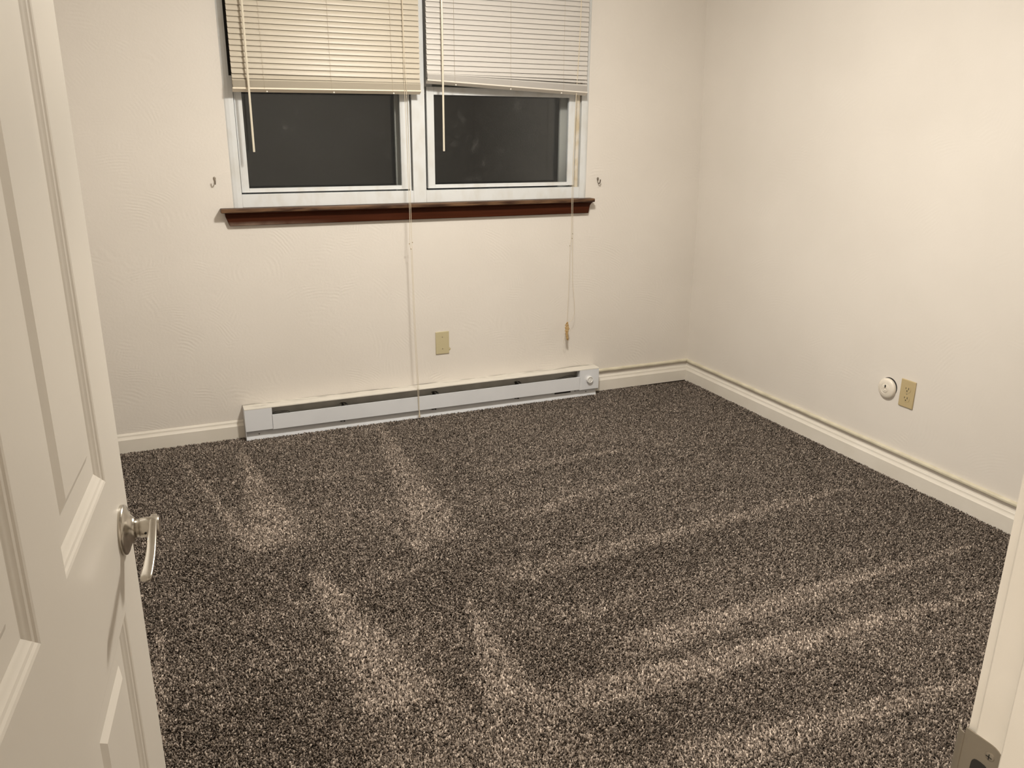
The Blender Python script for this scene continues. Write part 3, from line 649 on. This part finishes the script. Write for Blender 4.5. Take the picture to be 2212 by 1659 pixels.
# chipped plaster at its lower right corner
bm = bmesh.new(); lathe(bm, [(0, .0022), (.005, .0018), (.009, 0)], TR(-1.4375, -.0001, .322) @ FACE_Y, 7)
tag(obj('plaster_lump', bm, M_plate, smooth=True), 'small dab of dried filler at the lower right corner of the blank ivory plate', 'filler')
def outlet(y, z):
    t = empty('wall_outlet', (0, y, z)); tag(t, 'ivory duplex outlet on the right wall', 'outlet')
    cv = obj('cover', B((-.0060, -.0001, y-.035, y+.035, z-.057, z+.057)), M_plate2, t, bevel=.0028, seg=3)
    for s in (-1, 1):
        zc = z + s*.0195; bm = bmesh.new(); o = []
        for i in range(32):
            a = 2*math.pi*i/32; o.append((y + .0172*math.cos(a), zc + max(-.0135, min(.0135, .0172*math.sin(a)))))
        A = [bm.verts.new((-.0072, p, q)) for p, q in o]; D = [bm.verts.new((-.0055, p, q)) for p, q in o]
        for i in range(32): bm.faces.new((A[i], A[(i+1) % 32], D[(i+1) % 32], D[i]))
        bm.faces.new(A); bm.faces.new(D[::-1])
        rc_ = obj('receptacle', bm, M_plate2, t)
        bm = B((-.0076, -.0071, y-.0076, y-.0052, zc-.0015, zc+.0075), (-.0076, -.0071, y+.0052, y+.0076, zc-.0005, zc+.0065))
        lathe(bm, [(.0026, 0), (.0026, .0005), (0, .0005)], TR(-.0071, y, zc-.0072) @ FACE_X, 12)
        obj('slots', bm, M_black, rc_)
    for dz in (0,):
        bm = bmesh.new(); lathe(bm, [(.0034, 0), (.0034, .0006), (.0022, .0014), (0, .0014)], TR(-.0060, y, z+dz) @ FACE_X, 14)
        obj('screw', bm, M_screw, t, smooth=True)
outlet(-1.4606-.035, .3122+.057)
cy_, cz_ = -1.3964, .3636
t = empty('round_wall_cap', (0, cy_, cz_)); tag(t, 'round white plastic wall cap with a small hole, left of the duplex outlet', 'wall cap')
bm = bmesh.new(); lathe(bm, [(.0405, .0005), (.0405, .0012), (0, .0012)], TR(0, cy_-.0050, cz_+.0065) @ FACE_X, 40); obj('hole_edge', bm, M_black, t)
bm = bmesh.new(); lathe(bm, [(.0425, -.003), (.0425, .004), (.0415, .0070), (.037, .0105), (.030, .0125), (.022, .0135), (.021, .0125), (.0195, .0135), (.006, .0138)], TR(-.0032, cy_, cz_) @ FACE_X, 64)
obj('cap_body', bm, M_jack, t, smooth=True, angle=50)
bm = bmesh.new(); lathe(bm, [(.0062, .0138), (.0055, .0100), (0, .0100)], TR(-.0034, cy_, cz_) @ FACE_X, 20); obj('cap_center', bm, M_jack, t, smooth=True)
bm = bmesh.new(); o = [(0.0042*math.cos(a)*.8, .0058*math.sin(a)+.0105) for a in np.linspace(0, 2*math.pi, 16, endpoint=False)]
A = [bm.verts.new((-.0178, cy_+p, cz_+q)) for p, q in o]; D = [bm.verts.new((-.0168, cy_+p, cz_+q)) for p, q in o]
for i in range(16): bm.faces.new((A[i], A[(i+1) % 16], D[(i+1) % 16], D[i]))
bm.faces.new(A); bm.faces.new(D[::-1]); obj('hole', bm, M_black, t)
bm = bmesh.new()
for a0_ in (200, 300):
    tube(bm, [(-.0172, cy_+.013*math.cos(R(a)), cz_-.001+.013*math.sin(R(a))) for a in range(a0_, a0_+55, 6)], .0009, 6)
obj('ridge', bm, M_jack, t, smooth=True)

# ------------------------------------------------------------------ door frame (right side of the doorway is in view)
JX = -2.127
bm = bmesh.new()
prism(bm, [(JX, YF-.0045), (JX, YF-T-.001), (DX1, YF-T-.001), (DX1, YF-.0045)], -.004, DZ-.015, 'z')
prism(bm, [(DX0, YF-.0045), (DX0, YF-T-.001), (-2.937, YF-T-.001), (-2.937, YF-.0045)], -.004, DZ-.015, 'z')
box(bm, DX0, DX1, YF-T-.001, YF-.0045, DZ-.016, DZ)
fr = struct('trim_1', bm, M_trim, bevel=.0022)
obj('door_stop', B((JX-.0115, JX, YF-.083, YF-.0355, -.004, DZ-.016), (-2.937, -2.9255, YF-.083, YF-.0355, -.004, DZ-.016), (-2.9255, JX-.0115, YF-.083, YF-.0355, DZ-.0275, DZ-.016)), M_trim, fr, bevel=.0015)
# casings: room side and hall side
cs = [(0, 0), (0, .0105), (.004, .0125), (.040, .0150), (.052, .0150), (.057, .011), (.057, 0)]
def cas(yb, sgn):
    bm = bmesh.new()
    prism(bm, [(-2.1215+u, yb+sgn*v) for u, v in cs], -.004, DZ+.045, 'z')
    prism(bm, [(-2.9425-u, yb+sgn*v) for u, v in cs], -.004, DZ+.045, 'z')
    prism(bm, [(yb+sgn*v, DZ-.010+u) for u, v in cs], -2.9425, -2.1215, 'x')
    return bm
struct('trim_2', cas(YF-.006, 1), M_trim)
struct('trim_3', cas(YF-T-.0005, -1), M_trim)
# strike plate let into the jamb
bm = bmesh.new(); zt, zb_ = .9045, .8475; ra = .012; o = [(-3.3625, zt-.0005)]
for i in range(7):
    a = R(90-15*i); o.append((-3.3985+ra - ra*math.sin(R(15*i)), zt-ra+ra*math.cos(R(15*i))))
for i in range(7): o.append((-3.3985+ra-ra*math.cos(R(15*i)), zb_+ra-ra*math.sin(R(15*i))))
o.append((-3.3625, zb_+.0005))
A = [bm.verts.new((JX-.0012, y, z)) for y, z in o]; D = [bm.verts.new((JX+.0005, y, z)) for y, z in o]
for i in range(len(o)): bm.faces.new((A[i], A[(i+1) % len(o)], D[(i+1) % len(o)], D[i]))
bm.faces.new(A); bm.faces.new(D[::-1])
# curved lip that wraps round the jamb edge into the room
lp = [(-3.3625, JX-.0012), (-3.3590, JX-.0006), (-3.3562, JX+.0010), (-3.3542, JX+.0036), (-3.3530, JX+.0036), (-3.3550, JX+.0004), (-3.3585, JX-.0016), (-3.3625, JX-.0022)]
prism(bm, [(q, p) for p, q in lp], .8535, .8985, 'z')
sp_ = obj('strike_plate', bm, M_strike, fr, smooth=True, angle=40); sp_['label'] = 'satin nickel strike plate'
bm = bmesh.new(); o = []
for i in range(20):
    a = 2*math.pi*i/20; o.append((-3.3805+.0080*math.copysign(abs(math.cos(a))**.6, math.cos(a)), .8715+.0110*math.copysign(abs(math.sin(a))**.6, math.sin(a))))
A = [bm.verts.new((JX-.0016, y, z)) for y, z in o]; D = [bm.verts.new((JX-.0011, y, z)) for y, z in o]
for i in range(20): bm.faces.new((A[i], A[(i+1) % 20], D[(i+1) % 20], D[i]))
bm.faces.new(A); bm.faces.new(D[::-1]); obj('latch_hole', bm, M_black, sp_)
for z in (.8935, .8585):
    bm = bmesh.new(); lathe(bm, [(.0042, 0), (.0040, .0007), (.0024, .0012), (0, .0012)], TR(JX-.0012, -3.3868, z) @ FACE_X, 16); q = obj('screw', bm, M_strike, sp_, smooth=True)
    obj('screw_slot', B((JX-.0027, JX-.0022, -3.3868-.0026, -3.3868+.0026, z-.0004, z+.0004), (JX-.0027, JX-.0022, -3.3868-.0004, -3.3868+.0004, z-.0026, z+.0026)), M_black, sp_)

# ------------------------------------------------------------------ six-panel door, open into the room
P0 = Vector((-2.7969, -2.5752, 0)); hdir = Vector((-.1107, -1, 0)).normalized(); nrm = Vector((-hdir.y, hdir.x, 0))
WD, TH = .811, .035
DM = Matrix((hdir, nrm, Vector((0, 0, 1)))).transposed().to_4x4(); DM.translation = P0     # local x: along to hinge, y: out of the visible face, z up
us = [0, .115, .352, .459, .696, WD]; vs = [.013, .240, .7825, .967, 1.600, 1.705, 1.905, 2.040]
pan_u, pan_v = (1, 3), (1, 3, 5)
prof = [(0, 0), (.0032, -.0009), (.0060, -.0025), (.0093, -.0034), (.0121, -.0050), (.0152, -.0059), (.0180, -.0075), (.0198, -.0082), (.0470, -.0082), (.0590, -.0033)]
bm = bmesh.new()
def face_side(side):
    def P(u, v, d): return bm.verts.new((u, d if side else -TH-d, v))
    for i in range(len(us)-1):
        for j in range(len(vs)-1):
            a, c, e, g = us[i], us[i+1], vs[j], vs[j+1]
            if i in pan_u and j in pan_v:
                last = None
                for off, d in prof:
                    ring = [P(a+off, e+off, d), P(c-off, e+off, d), P(c-off, g-off, d), P(a+off, g-off, d)]
                    if last:
                        for k in range(4): bm.faces.new((last[k], last[(k+1) % 4], ring[(k+1) % 4], ring[k]))
                    last = ring
                bm.faces.new(last)
            else:
                bm.faces.new((P(a, e, 0), P(c, e, 0), P(c, g, 0), P(a, g, 0)))
face_side(1); face_side(0)
def Q(*p): return [bm.verts.new(x) for x in p]
bm.faces.new(Q((0, 0, vs[0]), (0, -TH, vs[0]), (0, -TH, vs[-1]), (0, 0, vs[-1])))
bm.faces.new(Q((WD, 0, vs[0]), (WD, -TH, vs[0]), (WD, -TH, vs[-1]), (WD, 0, vs[-1])))
bm.faces.new(Q((0, 0, vs[0]), (WD, 0, vs[0]), (WD, -TH, vs[0]), (0, -TH, vs[0])))
bm.faces.new(Q((0, 0, vs[-1]), (WD, 0, vs[-1]), (WD, -TH, vs[-1]), (0, -TH, vs[-1])))
bmesh.ops.remove_doubles(bm, verts=bm.verts[:], dist=.0002)
bm.transform(DM)
dr = struct('door_1', bm, M_door, smooth=True, angle=14)
# lever set
LZ = .873
def LM(u, d, z): return DM @ Matrix.Translation((u, d, z))
OUT = Matrix.Rotation(R(-90), 4, 'X')       # local z -> +y (out of the face)
def lever_set(sgn):
    def F(u, d, z): return DM @ Vector((u, d if sgn > 0 else -TH-d, z))
    rot = DM @ Matrix.Translation((.060, 0 if sgn > 0 else -TH, LZ)) @ (OUT if sgn > 0 else Matrix.Rotation(R(90), 4, 'X'))
    bm = bmesh.new()
    lathe(bm, [(.0335, 0), (.0338, .0030), (.0330, .0052), (.0305, .0068), (.0255, .0085), (.0200, .0110), (.0165, .0140), (.0150, .0160), (.0148, .0166), (0, .0166)], rot, 56)
    ro = obj('lever_rose', bm, M_nick, dr, smooth=True, angle=50)
    bm = bmesh.new()
    lathe(bm, [(.0118, .012), (.0118, .0215), (.0126, .0225), (.0135, .0235), (.0135, .0455), (.0125, .0468), (0, .0468)], rot, 40)
    # flat arm sweeping back towards the hinge and curling to the door at its end
    path = smooth_path([(.0485, .0395, .0100), (.062, .0398, .0102), (.085, .0412, .0088), (.115, .0428, .0050), (.138, .0434, .0010), (.158, .0432, -.0025), (.176, .0424, -.0060), (.1880, .0410, -.0090)], 5)
    rings = []
    npth = len(path)
    for i, p in enumerate(path):
        tt = (path[min(i+1, npth-1)] - path[max(i-1, 0)]); tt.normalize()
        nn = Vector((-tt.y, tt.x, 0)).normalized()
        u = i/(npth-1); hz = .0030 if u < .92 else .0030*math.sqrt(max(.30, 1-((u-.92)/.095)**2))
        th = (.0043 + .0029*u)*(1 if u < .90 else math.sqrt(max(.35, 1-((u-.90)/.12)**2)))
        ring = []
        for k in range(16):
            a = 2*math.pi*k/16
            ca_, sa = math.cos(a), math.sin(a)
            ey = math.copysign(abs(sa)**.40, sa)*th; ez = math.copysign(abs(ca_)**.45, ca_)*hz
            q = p + nn*ey; ring.append(bm.verts.new(F(q.x, q.y, LZ + p.z + ez)))
        rings.append(ring)
    for a, c in zip(rings, rings[1:]):
        for k in range(16): bm.faces.new((a[k], a[(k+1) % 16], c[(k+1) % 16], c[k]))
    bm.faces.new(rings[0][::-1]); bm.faces.new(rings[-1])
    lv = obj('lever', bm, M_nick, dr, smooth=True, angle=50); lv['label'] = 'satin nickel lever'
    bm = bmesh.new(); lathe(bm, [(.0016, .0120), (.0016, .0138), (0, .0138)], DM @ Matrix.Translation((.060+.0088, (.0300 if sgn > 0 else -TH-.0300), LZ-.0022)) @ Matrix.Rotation(R(90), 4, 'Y') @ Matrix.Translation((0, 0, -.0085)), 10)
    obj('set_screw', bm, M_black, lv)
lever_set(1); lever_set(-1)
bm = bmesh.new(); box(bm, -.0016, .0002, -.030, -.005, LZ-.029, LZ+.029); box(bm, -.011, 0, -.0235, -.0115, LZ-.0085, LZ+.0085); bm.transform(DM)
obj('latch', bm, M_nick, dr)
for z in (.25, 1.02, 1.80):
    bm = bmesh.new(); tube(bm, [DM @ Vector((WD+.004, -TH-.005, z-.045)), DM @ Vector((WD+.004, -TH-.005, z+.045))], .0055, 12)
    box(bm, -2.9365, -2.9340, YF-.032, YF-.002, z-.045, z+.045)
    obj('hinge', bm, M_nick, dr, smooth=True)

# ------------------------------------------------------------------ ceiling lights
def ceiling_light(loc, label):
    t = empty('ceiling_light', (loc[0], loc[1], ZC)); tag(t, label, 'light')
    bm = bmesh.new(); lathe(bm, [(0, 0), (.165, 0), (.165, -.035), (.150, -.045), (.150, -.060), (0, -.060)], TR(loc[0], loc[1], ZC), 48); obj('base', bm, M_fixture, t, smooth=True, angle=30)
    bm = bmesh.new(); lathe(bm, [(.148, -.060), (.146, -.075), (.135, -.095), (.118, -.110), (0, -.116)], TR(loc[0], loc[1], ZC), 48); obj('diffuser', bm, M_diff, t, smooth=True, angle=60)
ceiling_light(ROOM_LIGHT, 'round flush ceiling light in the middle of the bedroom ceiling')
ceiling_light(HALL_LIGHT, 'round flush ceiling light in the hall outside the door')
L1.location.z = ZC-.118; L3.location.z = ZC-.225; L2.location.z = ZC-.118
